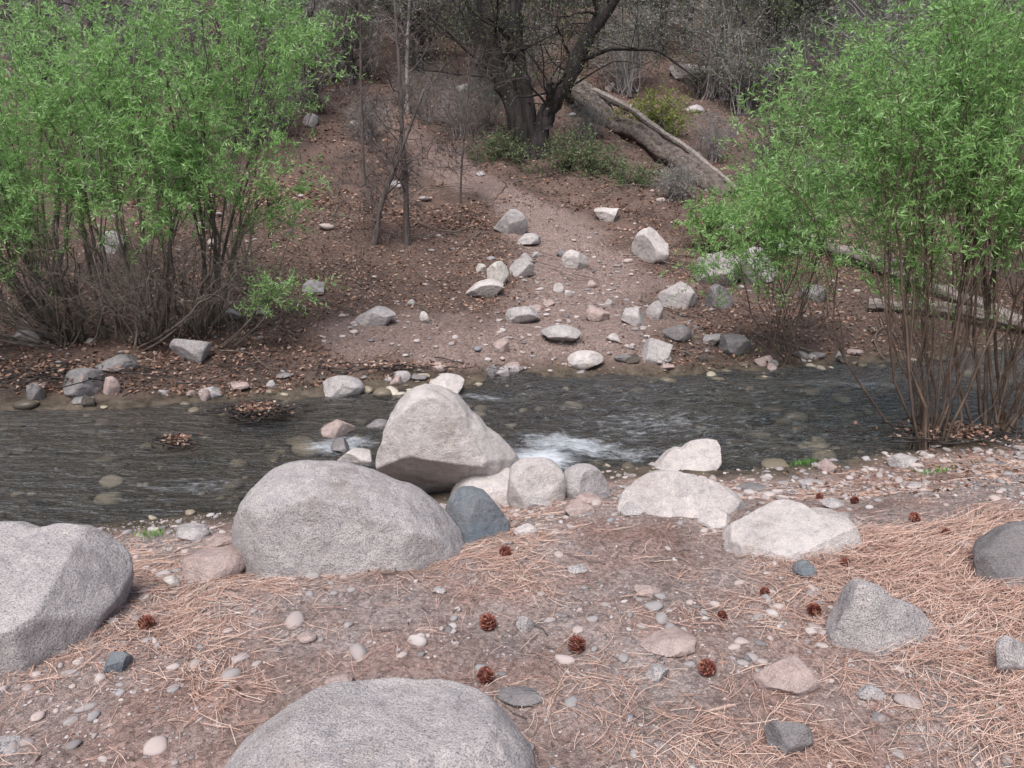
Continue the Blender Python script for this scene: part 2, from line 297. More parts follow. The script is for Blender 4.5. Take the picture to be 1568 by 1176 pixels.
ROCKS="""-1.12 5.35 .33 .17 p;-1.33 3.09 .31 .20 k;.91 2.23 .24 .13 k;.80 1.94 .15 .10 d;-.56 2.25 .11 .06 k;.57 2.47 .22 .09 k;1.23 2.98 .12 .08 b;-1.34 2.35 .10 .07 b;-1.45 3.06 .07 .06 w;.07 3.52 .13 .07 p;.49 2.33 .08 .06 g;.05 2.66 .07 .06 g;1.67 2.31 .15 .13 g;.03 2.21 .17 .06 d;
-.66 7.2 .41 .23 p;-1.62 7.15 .45 .20 g;-1.38 5.98 .28 .20 k;-1.28 5.62 .18 .13 d;-1.1 6.2 .2 .1 d;2.35 6.2 .2 .09 t;2.3 6.7 .24 .10 t;-2.45 4.45 .5 .24 t;-3.1 4.6 .3 .17 t;
-1.53 8.66 .50 .24 g;-.34 9.97 .51 .23 p;-.21 10.42 .34 .36 w;-.43 10.92 .16 .14 w;.14 10.81 .35 .25 g;.12 9.04 .42 .22 g;.89 11.25 .39 .26 p;.53 8.39 .45 .19 g;-.11 8.2 .18 .17 k;.76 7.98 .40 .19 p;.99 9.13 .30 .19 k;1.39 9.01 .34 .22 g;1.69 9.28 .23 .23 g;1.52 8.1 .34 .24 g;1.8 8.5 .32 .17 d;2.18 8.5 .26 .16 g;-.04 12.7 .59 .37 g;1.59 13.34 .49 .27 p;.24 12.36 .46 .18 g;2.07 9.78 .52 .34 g;2.55 9.77 .44 .32 d;2.06 11.76 .59 .50 p;2.75 10.67 .7 .5 g;3.3 10.8 .7 .5 g;.6 10.32 .15 .13 p;-.98 8.88 .13 .13 p;-1.19 9.4 .11 .09 g;.45 9.7 .16 .08 k;2.41 8.35 .45 .22 d;
-3.09 7.43 .39 .28 g;-3.72 7.2 .40 .18 d;-3.87 6.89 .41 .24 d;-3.64 6.96 .18 .16 k;-4.26 6.86 .17 .15 d;-4.89 7.8 .32 .19 g;-3.21 17.28 .3 .21 p;-4.16 17.38 .38 .27 g;-2.08 14.72 .3 .16 g;4.75 22.9 1.3 .36 g;4.32 20.14 .6 .24 g;2.6 22.42 .28 .21 p;.72 10.18 .12 .08 p;1.05 10.6 .16 .1 k;-3.09 8.65 .21 .14 g;-2.81 8.89 .18 .12 p;2.15 5.09 .14 .1 k;2.69 5.11 .22 .11 g;
.35 3.9 .2 .1 k;.62 3.75 .14 .08 g;1.0 3.55 .2 .1 p;-.1 4.35 .12 .08 k;.15 4.2 .14 .08 g;.45 4.3 .16 .07 k;-1.75 3.9 .22 .1 g;-1.5 3.7 .16 .09 k;-1.2 3.85 .3 .16 k;.8 4.6 .15 .06 g;1.5 4.6 .2 .07 d;1.9 4.7 .16 .06 g;-1.75 2.2 .12 .05 g;-1.5 1.95 .14 .06 g;-1.1 1.8 .12 .05 k;.2 11.4 .2 .15 g;.35 11.9 .16 .1 g;1.2 9.8 .16 .1 g;.3 9.5 .14 .1 k;1.1 8.5 .16 .1 p;.75 11.9 .2 .1 d;.1 13.4 .2 .14 p;-2.4 9.6 .3 .2 g;3.4 11.5 .5 .3 p;4.2 12.2 .6 .3 g;3.9 10.2 .4 .25 d;5.2 14 .6 .4 p;6.2 16.5 .8 .4 g;3.6 13.3 .4 .2 p;-5.5 11 .4 .3 g;-1.2 21 .4 .3 g;6.5 19 .7 .4 g;3.1 17.2 .3 .2 p;-.6 15.5 .2 .1 g;
1.62 3.6 .1 .05 g;1.95 3.1 .1 .05 k;.28 3.1 .09 .04 g;.55 2.9 .11 .05 k;.02 1.95 .1 .04 g;1.15 2.2 .09 .05 g;-.75 2.55 .08 .04 k;-.3 2.9 .07 .03 g;1.7 3.9 .13 .06 g;2.4 4.4 .12 .05 g;1.2 4.3 .15 .07 k;.95 4.35 .12 .05 d"""
R_=[t.split() for t in ROCKS.replace('\n','').split(';')]
ge=np.random.default_rng(5)
for k in range(46):
    x=ge.uniform(-4.5,4.5);R_.append([x,float(yf(x))+ge.normal(.02,.09),ge.uniform(.08,.24),ge.uniform(.05,.12),ge.choice(list('gdkdgt'))])
for k,(x,y,w_,h_,c) in enumerate(R_):
    x,y,w_,h_=map(float,(x,y,w_,h_))
    g=np.random.default_rng(100+k);dep=w_*g.uniform(.65,.85);ph=math.atan2(1.8,y)
    hh=max(.35*h_,(h_-.55*dep*math.sin(ph))/math.cos(ph));hz_=hh*.72
    V,F=rockunit(5 if w_/y>.03 else 4,100+k,9,.5,.85,.06)
    V=V/np.abs(V).max(0)
    a=g.uniform(-.25,.25)
    V=V*np.array([w_/2,dep/2,hz_]);V=V@np.array([[math.cos(a),math.sin(a),0],[-math.sin(a),math.cos(a),0],[0,0,1]])
    yc=y+dep*.5;zz=Z(x,yc)
    if c=='t' and yn(x)<y<yf(x)-.3: zz=WL-hh*.9
    elif yn(x)<y<yf(x): zz=max(zz,WL-.02)
    mb=MB();mb.add(V,F);mb.obj('river_stone',[matmap[c]],True,(x,yc,zz+hh-hz_))
tmpl=[rockunit(2,500+i,6,.5,.85,.08) for i in range(10)]
tmpl1=[rockunit(1,600+i,4,.5,.85,.08) for i in range(10)]
def scatter_stones(mb,n,xr,yr,smin,smax,dens,t,pw=2.5,bury=.25):
    x=rng.uniform(*xr,n);y=rng.uniform(yr[0],yr[1],n);k=rng.random(n)<dens(x,y);x=x[k];y=y[k];z=hgt(x,y);n=len(x)
    s=smin+(smax-smin)*rng.random(n)**pw
    for q in range(n):
        V,F=t[q%10];a=rng.uniform(0,6.28);ca,sa=math.cos(a),math.sin(a)
        S=s[q]*np.array([rng.uniform(.8,1.3),rng.uniform(.6,1),rng.uniform(.35,.65)])
        W=V*S;W=np.stack([W[:,0]*ca-W[:,1]*sa,W[:,0]*sa+W[:,1]*ca,W[:,2]],-1)+np.array([x[q],y[q],z[q]+S[2]*(1-bury*2)*.6])
        mb.add(W,F)
mb=MB()
isnear=lambda x,y:(yn(x)-y>0)
clump=lambda x,y:np.clip(.35+1.3*fbm(x*1.5,y*1.5,77),0.08,1)
scatter_stones(mb,6500,(-2.6,3.4),(1.5,5.6),.006,.026,lambda x,y:clump(x,y)*isnear(x,y),tmpl,2.5,.35)
scatter_stones(mb,700,(-2.8,3.8),(1.5,5.6),.018,.05,lambda x,y:clump(x,y)*isnear(x,y),tmpl,2.5,.4)
scatter_stones(mb,4200,(-3.4,5),(3.6,6.0),.008,.045,lambda x,y:np.exp(-((yn(x)-y-.35)/.5)**2)*.8*(x>.0),tmpl)
scatter_stones(mb,34000,(-2.5,3.4),(1.4,4.6),.003,.008,lambda x,y:clump(x,y)*isnear(x,y),tmpl1)
mb.obj('gravel',[M_gravel])
mb=MB()
scatter_stones(mb,3800,(-5,6),(7.4,13),.012,.055,lambda x,y:(y>yf(x))*(.12+.75*trailmask(x,y))*sm((14-y)/5),tmpl)
scatter_stones(mb,600,(-8,10),(11,24),.03,.14,lambda x,y:.25+0*x,tmpl)
mb.obj('hillside_stones',[M_gravel])
mb=MB();scatter_stones(mb,2200,(-7,7),(3.5,9.3),.03,.12,lambda x,y:((y>yn(x)+.1)&(y<yf(x)+.05))*.6,tmpl);mb.obj('streambed_stones',[M_bed])
# ---------------------------------------------------------------- pine needles / litter
def needles(mb,n,xr,yr,dens,w,Ls,lift=.006,adir=None):
    x=rng.uniform(*xr,n);y=rng.uniform(*yr,n);k=rng.random(n)<dens(x,y);x=x[k];y=y[k];n=len(x)
    x=np.repeat(x,2);y=np.repeat(y,2);a=np.repeat(rng.uniform(0,6.28,n),2)
    if adir is not None: a=np.where(rng.random(2*n)<.6,adir+rng.normal(0,.5,2*n),a)
    a=a+rng.normal(0,.12,2*n);n*=2
    L=rng.uniform(*Ls,n);cv=rng.normal(0,.5,n)
    t=np.linspace(0,1,5);ang=a[:,None]+cv[:,None]*t
    dx=np.cos(ang)*L[:,None]/4;dy=np.sin(ang)*L[:,None]/4
    px=x[:,None]+np.cumsum(dx,1);py=y[:,None]+np.cumsum(dy,1)
    pz=hgt(px,py)+lift*rng.uniform(.3,2.2,n)[:,None]+rng.normal(0,.004,n)[:,None]*t
    sx=-np.sin(ang)*w/2;sy=np.cos(ang)*w/2
    A=np.stack([px+sx,py+sy,pz+w*.3],-1);B=np.stack([px-sx,py-sy,pz],-1)
    V=np.stack([A,B],2).reshape(n,10,3)
    f=np.array([[2*i,2*i+1,2*i+3,2*i+2] for i in range(4)])
    mb.add(V.reshape(-1,3),(np.arange(n)[:,None,None]*10+f[None]).reshape(-1,4))
mb=MB()
nd=lambda x,y:np.clip(.2+1.8*fbm(x*1.6+3,y*1.6,55)+.7*sm((x-1.2)/.6)*sm((3.4-y)/1.)+.25*sm((-x-.4)/.8)*sm((2.6-y)/.6),.05,1)*(yn(x)-y>.25)
needles(mb,27000,(-2.4,3.0),(1.35,3.6),nd,.0015,(.06,.14))
needles(mb,15000,(-3,4.8),(3.4,5.8),nd,.0021,(.06,.13))
needles(mb,10000,(1.0,3.0),(1.4,3.4),lambda x,y:sm((x-1.1)/.5)*.9,.0016,(.08,.17),.016,.5)
mb.obj('pine_needles',[M_needle])
mb=MB()
def litter(n,xr,yr,dens,s0,s1,lift):
    x=rng.uniform(*xr,n);y=yr[0]+(yr[1]-yr[0])*rng.random(n)**1.4;k=rng.random(n)<dens(x,y);x=x[k];y=y[k];n=len(x)
    P=np.stack([x,y,hgt(x,y)+lift*rng.random(n)+.004],-1);D=rng.normal(size=(n,3))*np.array([1,1,.28]);L=rng.uniform(s0,s1,n)
    mb.add(*leaves(P,D,L,L*rng.uniform(.35,.6,n),rng))
fd=lambda x,y:(y>yf(x)-.03)*np.clip(.75+1.2*fbm(x*.9,y*.9,66)-.9*trailmask(x,y),.06,1)
litter(60000,(-7,7),(7.0,14),fd,.03,.06,.035)
litter(38000,(-12,13),(13,26),fd,.05,.10,.05)
mb.obj('leaf_litter',[M_litter],False)
mb=MB();litter(1200,(-2.5,4),(1.5,5.6),lambda x,y:(yn(x)-y>.05)*.7,.012,.03,.01);litter(2600,(1.8,6),(4.0,6.6),lambda x,y:(yn(x)-y>.05)*.8,.02,.045,.02);mb.obj('dry_leaves',[M_litter],False)
def sticks(name,n,xr,yr,Lr,rad,mt,dens,dz=.01):
    x=rng.uniform(*xr,n);y=rng.uniform(*yr,n);k=rng.random(n)<dens(x,y);x=x[k];y=y[k];n=len(x)
    a=rng.uniform(0,6.28,n);L=rng.uniform(*Lr,n);t=np.linspace(-.5,.5,6);ang=a[:,None]+rng.normal(0,.5,n)[:,None]*t+rng.normal(0,.12,(n,6))
    px=x[:,None]+np.cos(ang)*L[:,None]*t;py=y[:,None]+np.sin(ang)*L[:,None]*t
    P=np.stack([px,py,hgt(px,py)+dz+rng.random(n)[:,None]*dz],-1);R=rng.uniform(.5,1,n)[:,None]*rad*np.linspace(1,.5,6)
    mb=MB();mb.add(*tubes(P,R,5));return mb.obj(name,[mt])
sticks('fallen_twigs',240,(-2.4,3.4),(1.6,5),(.05,.2),.0028,M_barkS,lambda x,y:isnear(x,y)*.8,.006)
sticks('fallen_twigs',380,(-7,7),(7.5,20),(.3,1.3),.011,M_barkW,lambda x,y:(y>yf(x)+.1)*(1-.6*trailmask(x,y)),.03)
# ---------------------------------------------------------------- pine cones
mb=MB();nS=60;k=np.arange(nS);t=(k+.5)/nS;th=k*2.39996
V,F=ico(2);mb.add(V*np.array([.015,.015,.025]),F)
rad=np.sin(np.pi*(t*.86+.07))**.6
for q in range(nS):
    el=(t[q]-.45)*1.9;dr=np.array([math.cos(th[q])*math.cos(el),math.sin(th[q])*math.cos(el),math.sin(el)]);up=np.array([0,0,1.])
    sd=nrm(np.cross(dr,up));nn=np.cross(sd,dr)
    b0=dr*np.array([.012,.012,.023]);L=.017*rad[q]+.006;w=.0095*rad[q]+.002
    tip=b0+dr*L+nn*.004
    Vs=[b0-sd*w*.4,b0+sd*w*.4,b0+dr*L*.75+sd*w,tip,b0+dr*L*.75-sd*w, b0+dr*L*.8+nn*.006]
    mb.add(np.array(Vs),np.array([[0,1,5],[1,2,5],[2,3,5],[3,4,5],[4,0,5],[1,0,4],[1,4,2],[2,4,3]]))
cone=mb.mesh('pine_cone',[M_cone],False)
for q,(x,y,s) in enumerate([(-1.37,2.64,.9),(-.09,2.66,1),(-.03,3.24,.85),(.23,2.49,1),(-.09,2.31,.9),(.66,2.34,.9),(1.15,2.70,.8),(.8,2.69,.6),(1.01,2.86,.6),(1.41,3.06,.65),(1.82,3.93,.7),(1.9,3.47,.75),(1.92,3.23,.7),(1.76,4.24,.65)]):
    o=bpy.data.objects.new('pine_cone',cone);bpy.context.collection.objects.link(o);o.location=(x,y+.03,hz(x,y+.03)+.024*s)
    g=random.Random(q);o.rotation_euler=(g.uniform(.3,1.5),g.uniform(-.4,.4),g.uniform(0,6.28));o.scale=(s,s,s)
# ---------------------------------------------------------------- shrubs
def shrub(bases,ells,nmain,nsec,ntw,nleaf,LL,LW,seed,r0,twL,up=.3,wig=.02,droop=.15,mainK=11,bj=.09,lf=.18):
    g=np.random.default_rng(seed);bases=np.array(bases,float);E=np.array(ells,float);wv=np.prod(E[:,3:6],1);wv=wv**.8/np.sum(wv**.8)
    def sample(n):
        e=E[g.choice(len(E),n,p=wv)];u=nrm(g.normal(size=(n,3)))*(g.random((n,1))**.4);return e[:,:3]+u*e[:,3:6]
    mb=MB()
    T=sample(nmain);bd=((T[:,None,:2]-bases[None,:,:2])**2).sum(-1)+g.uniform(0,1.5,(nmain,len(bases)));bi=bd.argmin(1)
    B=bases[bi]+g.normal(size=(nmain,3))*np.array([bj,bj,0]);d=T-B;l=np.linalg.norm(d,axis=1,keepdims=True)
    lfv=lf*g.uniform(.3,1.9,(nmain,1));q1=d*np.concatenate([lfv,lfv,np.full((nmain,1),.3)],1)+g.normal(size=(nmain,3))*l*np.array([.07,.07,.0])
    MP=bez(B,B+q1+np.array([0,0,1])*l*.1,T-d*np.array([.45,.45,.25])+np.array([0,0,1])*l*up*.3+g.normal(size=(nmain,3))*l*.05,T,mainK)
    W=np.cumsum(g.normal(size=MP.shape)*wig,1);W[:,0]=0;MP=MP+W
    rr=r0*g.uniform(.3,1,(nmain,1))*np.linspace(1,.2,mainK)[None];mb.add(*tubes(MP,rr,6),0)
    S=sample(nsec);near=((S[:,None]-MP[None,:,-3])**2).sum(-1)+g.uniform(0,.4,(nsec,nmain));pi=near.argmin(1)
    ki=g.integers(mainK//4,mainK-1,nsec);A=MP[pi,ki];tan=nrm(MP[pi,ki+1]-MP[pi,ki]);d=S-A;l=np.linalg.norm(d,axis=1,keepdims=True)
    SP=bez(A,A+tan*l*.35,S-d*.3+np.array([0,0,1])*l*.1,S,8);W=np.cumsum(g.normal(size=SP.shape)*wig*.7,1);W[:,0]=0;SP=SP+W
    mb.add(*tubes(SP,r0*.3*g.uniform(.5,1,(nsec,1))*np.linspace(1,.25,8)[None],4),0)
    src=np.concatenate([SP,MP[:,-8:]]);n=len(src)*ntw;si=np.repeat(np.arange(len(src)),ntw);kk=g.integers(2,7,n)
    st=src[si,kk]+(src[si,kk+1]-src[si,kk])*g.random((n,1));tn=nrm(src[si,kk+1]-src[si,kk])
    D=nrm(tn*.8+g.normal(size=(n,3))*.6+np.array([0,0,.25]));L=twL*g.uniform(.4,1.2,(n,1))
    tt=np.linspace(0,1,5)[None,:,None];dr=np.array([0,0,-1.])*droop*L[:,None]
    TP=st[:,None]+D[:,None]*L[:,None]*tt+dr*tt**2
    mb.add(*tubes(TP,np.full((n,5),max(.0014,r0*.06))*np.linspace(1,.5,5)[None],3),0)
    if nleaf:
        m_=n*nleaf;ti=np.repeat(np.arange(n),nleaf);q=g.random((m_,1))**.8
        P=st[ti]+D[ti]*L[ti]*q+np.array([0,0,-1.])*droop*L[ti]*q**2
        dd=nrm(D[ti]*.6+nrm(g.normal(size=(m_,3)))*.75+np.array([0,0,-.12]))
        ln=LL*g.uniform(.5,1.15,m_);mb.add(*leaves(P,dd,ln,LW*g.uniform(.7,1.2,m_),g),1)
    return mb
def B3(x,y): return (x,y,hz(x,y)-.04)
shrub([B3(-3.7,8.05),B3(-4.1,8.2),B3(-3.3,8.5),B3(-4.9,8.4)],
 [(-3.5,7.8,2.4,1.2,.9,.8),(-4.9,8.0,2.4,1.3,1.1,1.0),(-2.15,7.9,1.4,.65,.5,.24),(-3.7,7.6,1.45,1.2,.8,.33),(-2.7,8.1,3.1,1.0,.8,.5),(-5.0,7.3,1.3,.8,.8,.5),(-3.0,7.7,1.8,.8,.7,.4),(-2.0,8.1,2.85,.65,.5,.35)],
 40,280,7,25,.075,.0125,5,.024,.42,.5,.03,lf=.4).obj('willow_shrub',[M_barkW,M_leaf])
shrub([B3(-5.4,9.3),B3(-3.2,9.6)],[(-5,9.6,2.6,1.8,.8,1.2),(-2.9,9.8,2.9,1.1,.6,.8)],24,90,6,18,.08,.014,6,.022,.45,.5,.03,lf=.4).obj('willow_shrub',[M_barkW,M_leaf])
shrub([B3(-3.7,7.95),B3(-4.5,8.0),B3(-3.3,8.2)],[(-3.6,7.6,.75,1.4,.8,.5),(-5.2,7.5,.5,1.4,.7,.4),(-2.6,8.1,.7,.5,.5,.3)],90,280,6,0,.06,.011,8,.016,.4,.5,.035,.25,lf=.5).obj('bare_shrub',[M_barkW])
shrub([B3(-2.9,7.9)],[(-2.25,7.8,.5,.45,.3,.14)],8,14,5,12,.06,.011,9,.01,.3,.3,lf=.5).obj('willow_shrub',[M_barkW,M_leaf])
# right willows
shrub([B3(3.08,5.66),B3(3.18,5.75)],
 [(3.1,6.0,2.3,.9,.8,.7),(2.3,6.0,2.05,.55,.5,.65),(2.6,6.0,1.4,.5,.4,.35),(3.4,6.2,1.5,.6,.5,.4),(2.0,6.0,1.9,.35,.4,.5)],
 20,175,7,24,.06,.0108,15,.013,.38,.45,.04,bj=.05,lf=.45).obj('willow_shrub',[M_barkR,M_leaf])
shrub([B3(3.72,5.95),B3(3.9,6.1)],[(4.1,6.2,1.9,.8,.7,.9),(3.6,6.2,2.6,.7,.7,.5),(4.2,6.1,1.1,.5,.4,.3)],16,135,7,24,.06,.0108,25,.02,.38,.45,.04,bj=.05,lf=.4).obj('willow_shrub',[M_barkR,M_leaf])
shrub([B3(2.98,8.3)],[(2.2,8.1,.88,.75,.45,.24),(3.1,8.3,1.6,.8,.5,.6),(2.6,8.2,1.3,.6,.4,.3)],16,105,6,22,.065,.012,16,.010,.36,.5,.04,bj=.07,lf=.45).obj('willow_shrub',[M_barkR,M_leaf])
shrub([B3(6.0,10.2),B3(7.2,11)],[(6,10.3,2.6,1.5,1,1.3),(7.5,11,3,1.5,1,1.5),(4.9,11,3.1,1,.8,.6)],24,130,6,20,.08,.014,17,.02,.5,.5).obj('willow_shrub',[M_barkR,M_leaf])
shrub([B3(3.12,5.66),B3(3.85,5.95)],[(3.1,5.8,.6,.45,.4,.55),(3.9,6.0,.7,.4,.4,.55)],34,90,5,0,.05,.01,18,.005,.3,.3,.03,bj=.08,lf=.5).obj('bare_shrub',[M_barkR])
shrub([B3(3.5,9.2),B3(4.6,8.9)],[(3.5,9.2,.7,.6,.4,.5),(4.7,9,.8,.7,.4,.6)],34,80,5,4,.05,.01,19,.007,.3,.3,.03,bj=.15,lf=.35).obj('bare_shrub',[M_barkR,M_leaf])
# mid-slope bushes
shrub([B3(3.1,18.6)],[(3.1,18.6,2.75,.9,.6,.6)],14,70,6,8,.09,.03,21,.03,.4,.4).obj('yellow_green_bush',[M_barkG,M_leafY])
shrub([B3(1.2,15.9),B3(2.2,15.5),B3(-.2,16.6)],[(1.2,15.9,1.75,1.0,.4,.6),(2.2,15.5,1.35,.9,.4,.45),(-.3,16.6,1.9,.6,.4,.5)],50,190,6,9,.07,.025,22,.018,.35,.4).obj('green_bush',[M_barkW,M_leafD])
shrub([B3(3.0,12.5),B3(3.8,12.8)],[(3.1,12.3,.95,.6,.4,.3),(3.9,12.7,1.3,.6,.4,.45)],20,90,5,14,.07,.02,23,.012,.3,.4).obj('green_bush',[M_barkR,M_leaf])
shrub([B3(5.0,15.5),B3(6.2,16)],[(5.0,15.4,2.3,.9,.6,.9),(6.3,16,2.9,1.2,.7,1.1)],24,120,6,12,.09,.025,24,.02,.5,.4,.03,lf=.3).obj('green_bush',[M_barkG,M_leafD])
for k,(x,y,s) in enumerate([(-1.0,17.6,.8),(-1.9,18.6,.9),(-.6,18.4,.7),(-2.9,16.8,.5),(1.6,17.6,.6),(4.2,17.5,.7),(4.9,16,.6),(2.9,14.6,.4)]):
    shrub([B3(x,y)],[(x,y,hz(x,y)+s*.8,s*.9,s*.7,s*.7)],24,110,6,1,.06,.02,60+k,.014,.35,.4).obj('bare_shrub',[M_barkG,M_leafG])
# ---------------------------------------------------------------- trees
def smoothpath(pts,K=24):
    pts=np.array(pts,float);t=np.linspace(0,len(pts)-1,K);P=np.stack([np.interp(t,np.arange(len(pts)),pts[:,i]) for i in range(3)],-1)
    for _ in range(2): P[1:-1]=(P[:-2]+2*P[1:-1]+P[2:])/4
    return P
def tree(trunks,seed,nb=14,bl=1.6,nleaf=0,LL=.06,LW=.02,ntw=5,lo=.35,upb=.3):
    g=np.random.default_rng(seed);mb=MB()
    for pts,r0,r1 in trunks:
        P=smoothpath(pts);P+=np.cumsum(g.normal(size=P.shape)*r0*.06,0)
        R=np.linspace(r0,r1,len(P))*(1+.12*g.normal(size=len(P)));R[:3]*=np.array([1.5,1.25,1.1])
        V,F=tubes(P[None],R[None],14);V=V+(fbm3(V*5,seed,3)*r0*.25)[:,None];mb.add(V,F,0)
        idx=g.integers(int(len(P)*lo),len(P)-1,nb);A=P[idx];az=g.uniform(0,6.28,nb)
        D=nrm(np.stack([np.cos(az),np.sin(az),g.uniform(-.3,1,nb)*1+upb],-1));L=bl*g.uniform(.4,1.2,(nb,1))
        E=A+D*L;B=bez(A,A+D*L*.35+g.normal(size=(nb,3))*.1*bl,A+D*L*.7+g.normal(size=(nb,3))*.15*bl,E+g.normal(size=(nb,3))*.1*bl,9)
        B+=np.cumsum(g.normal(size=B.shape)*.018*bl,1)*np.linspace(0,1,9)[None,:,None]
        rb=np.minimum(R[idx]*.4,.05)*g.uniform(.4,1,nb);mb.add(*tubes(B,rb[:,None]*np.linspace(1,.25,9)[None],6),0)
        lev=B
        for lv,(ns,ll,rs) in enumerate([(6,.45,.3),(ntw,.22,.12)]):
            n=len(lev)*ns;si=np.repeat(np.arange(len(lev)),ns);kk=g.integers(2,lev.shape[1]-1,n);st=lev[si,kk];tn=nrm(lev[si,kk]-lev[si,kk-1])
            D=nrm(tn*.7+g.normal(size=(n,3))*.6);L=bl*ll*g.uniform(.4,1.3,(n,1))
            C=bez(st,st+D*L*.33+g.normal(size=(n,3))*L*.06,st+D*L*.66+g.normal(size=(n,3))*L*.12,st+D*L,6)
            mb.add(*tubes(C,np.full((n,1),max(.004,r0*.4*rs*.25))*np.linspace(1,.4,6)[None],4 if lv==0 else 3),0);lev=C
        if nleaf:
            n=len(lev)*nleaf;ti=np.repeat(np.arange(len(lev)),nleaf);q=g.integers(1,6,n);Pp=lev[ti,q]+g.normal(size=(n,3))*.03
            mb.add(*leaves(Pp,g.normal(size=(n,3)),LL*g.uniform(.5,1.1,n),LW*g.uniform(.7,1.2,n),g),1)
    return mb
z0=hz(.4,17)
tree([([(.25,17,z0-.1),(.08,17,z0+.9),(-.24,17.0,3.4),(-.28,17.1,4.1),(-.5,17.2,4.8),(-.7,17.3,6.8)],.19,.10),
 ([(.42,17.1,z0-.1),(.2,17.15,3.2),(.03,17.2,4.1),(.08,17.3,4.9),(.0,17.4,7.2)],.20,.12),
 ([(.55,16.95,z0-.1),(.66,16.9,2.6),(.98,16.9,3.1),(1.29,16.9,3.7),(1.53,17,4.25),(2.0,17,4.8),(2.9,17,6.2)],.20,.10),
 ([(.66,16.9,2.5),(.75,16.7,2.95),(.72,16.6,3.3)],.11,.06),([(1.25,16.9,3.65),(1.9,16.7,3.9),(2.8,16.5,3.85),(3.6,16.4,3.3)],.05,.015),
 ([(-.24,17,3.4),(-.9,16.9,3.9),(-1.6,16.8,4.5)],.06,.02)],
 31,12,1.7,2,.06,.025,6,.4).obj('oak_tree',[M_barkD,M_leafD])
z0=hz(-.6,20.4)
tree([([(-.6,20.4,z0-.1),(-.75,20.4,z0+1),(-1.0,20.4,z0+2.2),(-1.2,20.5,z0+4.5)],.19,.11)],33,14,1.5,2,.06,.025).obj('oak_tree',[M_barkD,M_leafG])
def sapling(x,y,tx,h,seed,r=.05):
    z=hz(x,y);return tree([([(x,y,z-.05),(x+(tx-x)*.2,y,z+h*.3),(x+(tx-x)*.6,y,z+h*.65),(tx,y,z+h)],r,.012)],seed,24,.85,0,ntw=5,lo=.2,upb=.5)
sapling(-1.57,12.25,-1.65,3.9,35,.05).obj('bare_sapling',[M_barkS])
sapling(-2.05,12.04,-1.2,2.2,36,.04).obj('bare_sapling',[M_barkS])
sapling(-2.6,14.5,-2.5,3.8,37,.035).obj('bare_sapling',[M_barkS])
sapling(-.9,14.2,-.7,2.2,38,.018).obj('bare_sapling',[M_barkS])
sapling(-2.3,18.5,-2.0,4.2,39,.05).obj('bare_sapling',[M_barkG])
# logs
def log(name,pts,r0,r1,mt,seed):
    g=np.random.default_rng(seed);K=90;P=smoothpath([(x,y,hz(x,y)+dz) for x,y,dz in pts],K);t=np.linspace(0,1,K)
    P+=np.stack([fbm(t*7,t*0+seed,seed),t*0,fbm(t*6,t*0+seed+5,seed)],-1)*r0*.5
    S=28;th=np.arange(S)/S*2*np.pi;R=np.linspace(r0,r1,K)*(1+.15*fbm(t*9,t*0,seed+3));V,F=tubes(P[None],R[None],S)
    pr=1+.14*np.sin(2*th+seed)+.10*g.normal(size=S);C=np.repeat(P,S,0);V=C+(V-C)*np.tile(pr,K)[:,None]*(1+.3*fbm3(V*2.5,seed,4))[:,None]
    n=len(V);V=np.concatenate([V,P[:1],P[-1:]]);tri=[[(j+1)%S,j,n] for j in range(S)]+[[n-S+j,n-S+(j+1)%S,n+1] for j in range(S)]
    mb=MB();mb.add(V,F);mb.add(V,np.array(tri));return mb.obj(name,[mt])
log('fallen_log',[(1.2,21.2,.25),(2.4,18.6,.25),(3.2,16.6,.2),(3.95,15.0,.05)],.25,.17,M_log,1)
log('fallen_log',[(1.6,20.6,.5),(2.7,18.2,.5),(3.45,16.4,.4),(4.2,15.4,.1)],.09,.06,M_logP,2)
log('driftwood_log',[(4.6,13.0,.15),(5.3,11.6,.12),(6.2,9.4,.1)],.12,.08,M_logP,3)
log('driftwood_log',[(4.4,9.9,.08),(5.4,9.7,.12),(6.5,9.3,.1)],.08,.05,M_logP,4)
# stream debris
def debris(cx,cy,z,sx,sy,n,L,seed):
    g=np.random.default_rng(seed);c=np.stack([cx+g.normal(0,sx,n),cy+g.normal(0,sy,n),z+.06*g.random(n)],-1);a=g.normal(-.3,.7,n)
    d=np.stack([np.cos(a),np.sin(a)*.7,g.normal(0,.12,n)],-1)*(L*g.uniform(.3,1,n))[:,None]
    P=bez(c-d/2,c-d/6+g.normal(size=(n,3))*.02,c+d/6,c+d/2,6);mb=MB();mb.add(*tubes(P,g.uniform(.003,.009,n)[:,None]*np.linspace(1,.5,6)[None],5));
    k=n*4;Pl=np.stack([cx+g.normal(0,sx*.6,k),cy+g.normal(0,sy*.6,k),z+.01+.07*g.random(k)],-1);mb.add(*leaves(Pl,g.normal(size=(k,3))*np.array([1,1,.3]),g.uniform(.03,.06,k),g.uniform(.015,.03,k),g),1)
    mb.obj('driftwood_debris',[M_barkD,M_litter])
debris(-2.15,6.5,WL+.03,.17,.1,130,.4,1);debris(-2.5,5.7,WL+.03,.08,.05,40,.22,2);debris(3.3,5.75,-.3,.35,.15,90,.4,3);debris(-4.2,7.3,-.2,.7,.3,160,.8,4);debris(-1.1,7.75,-.28,.6,.08,50,.4,5)
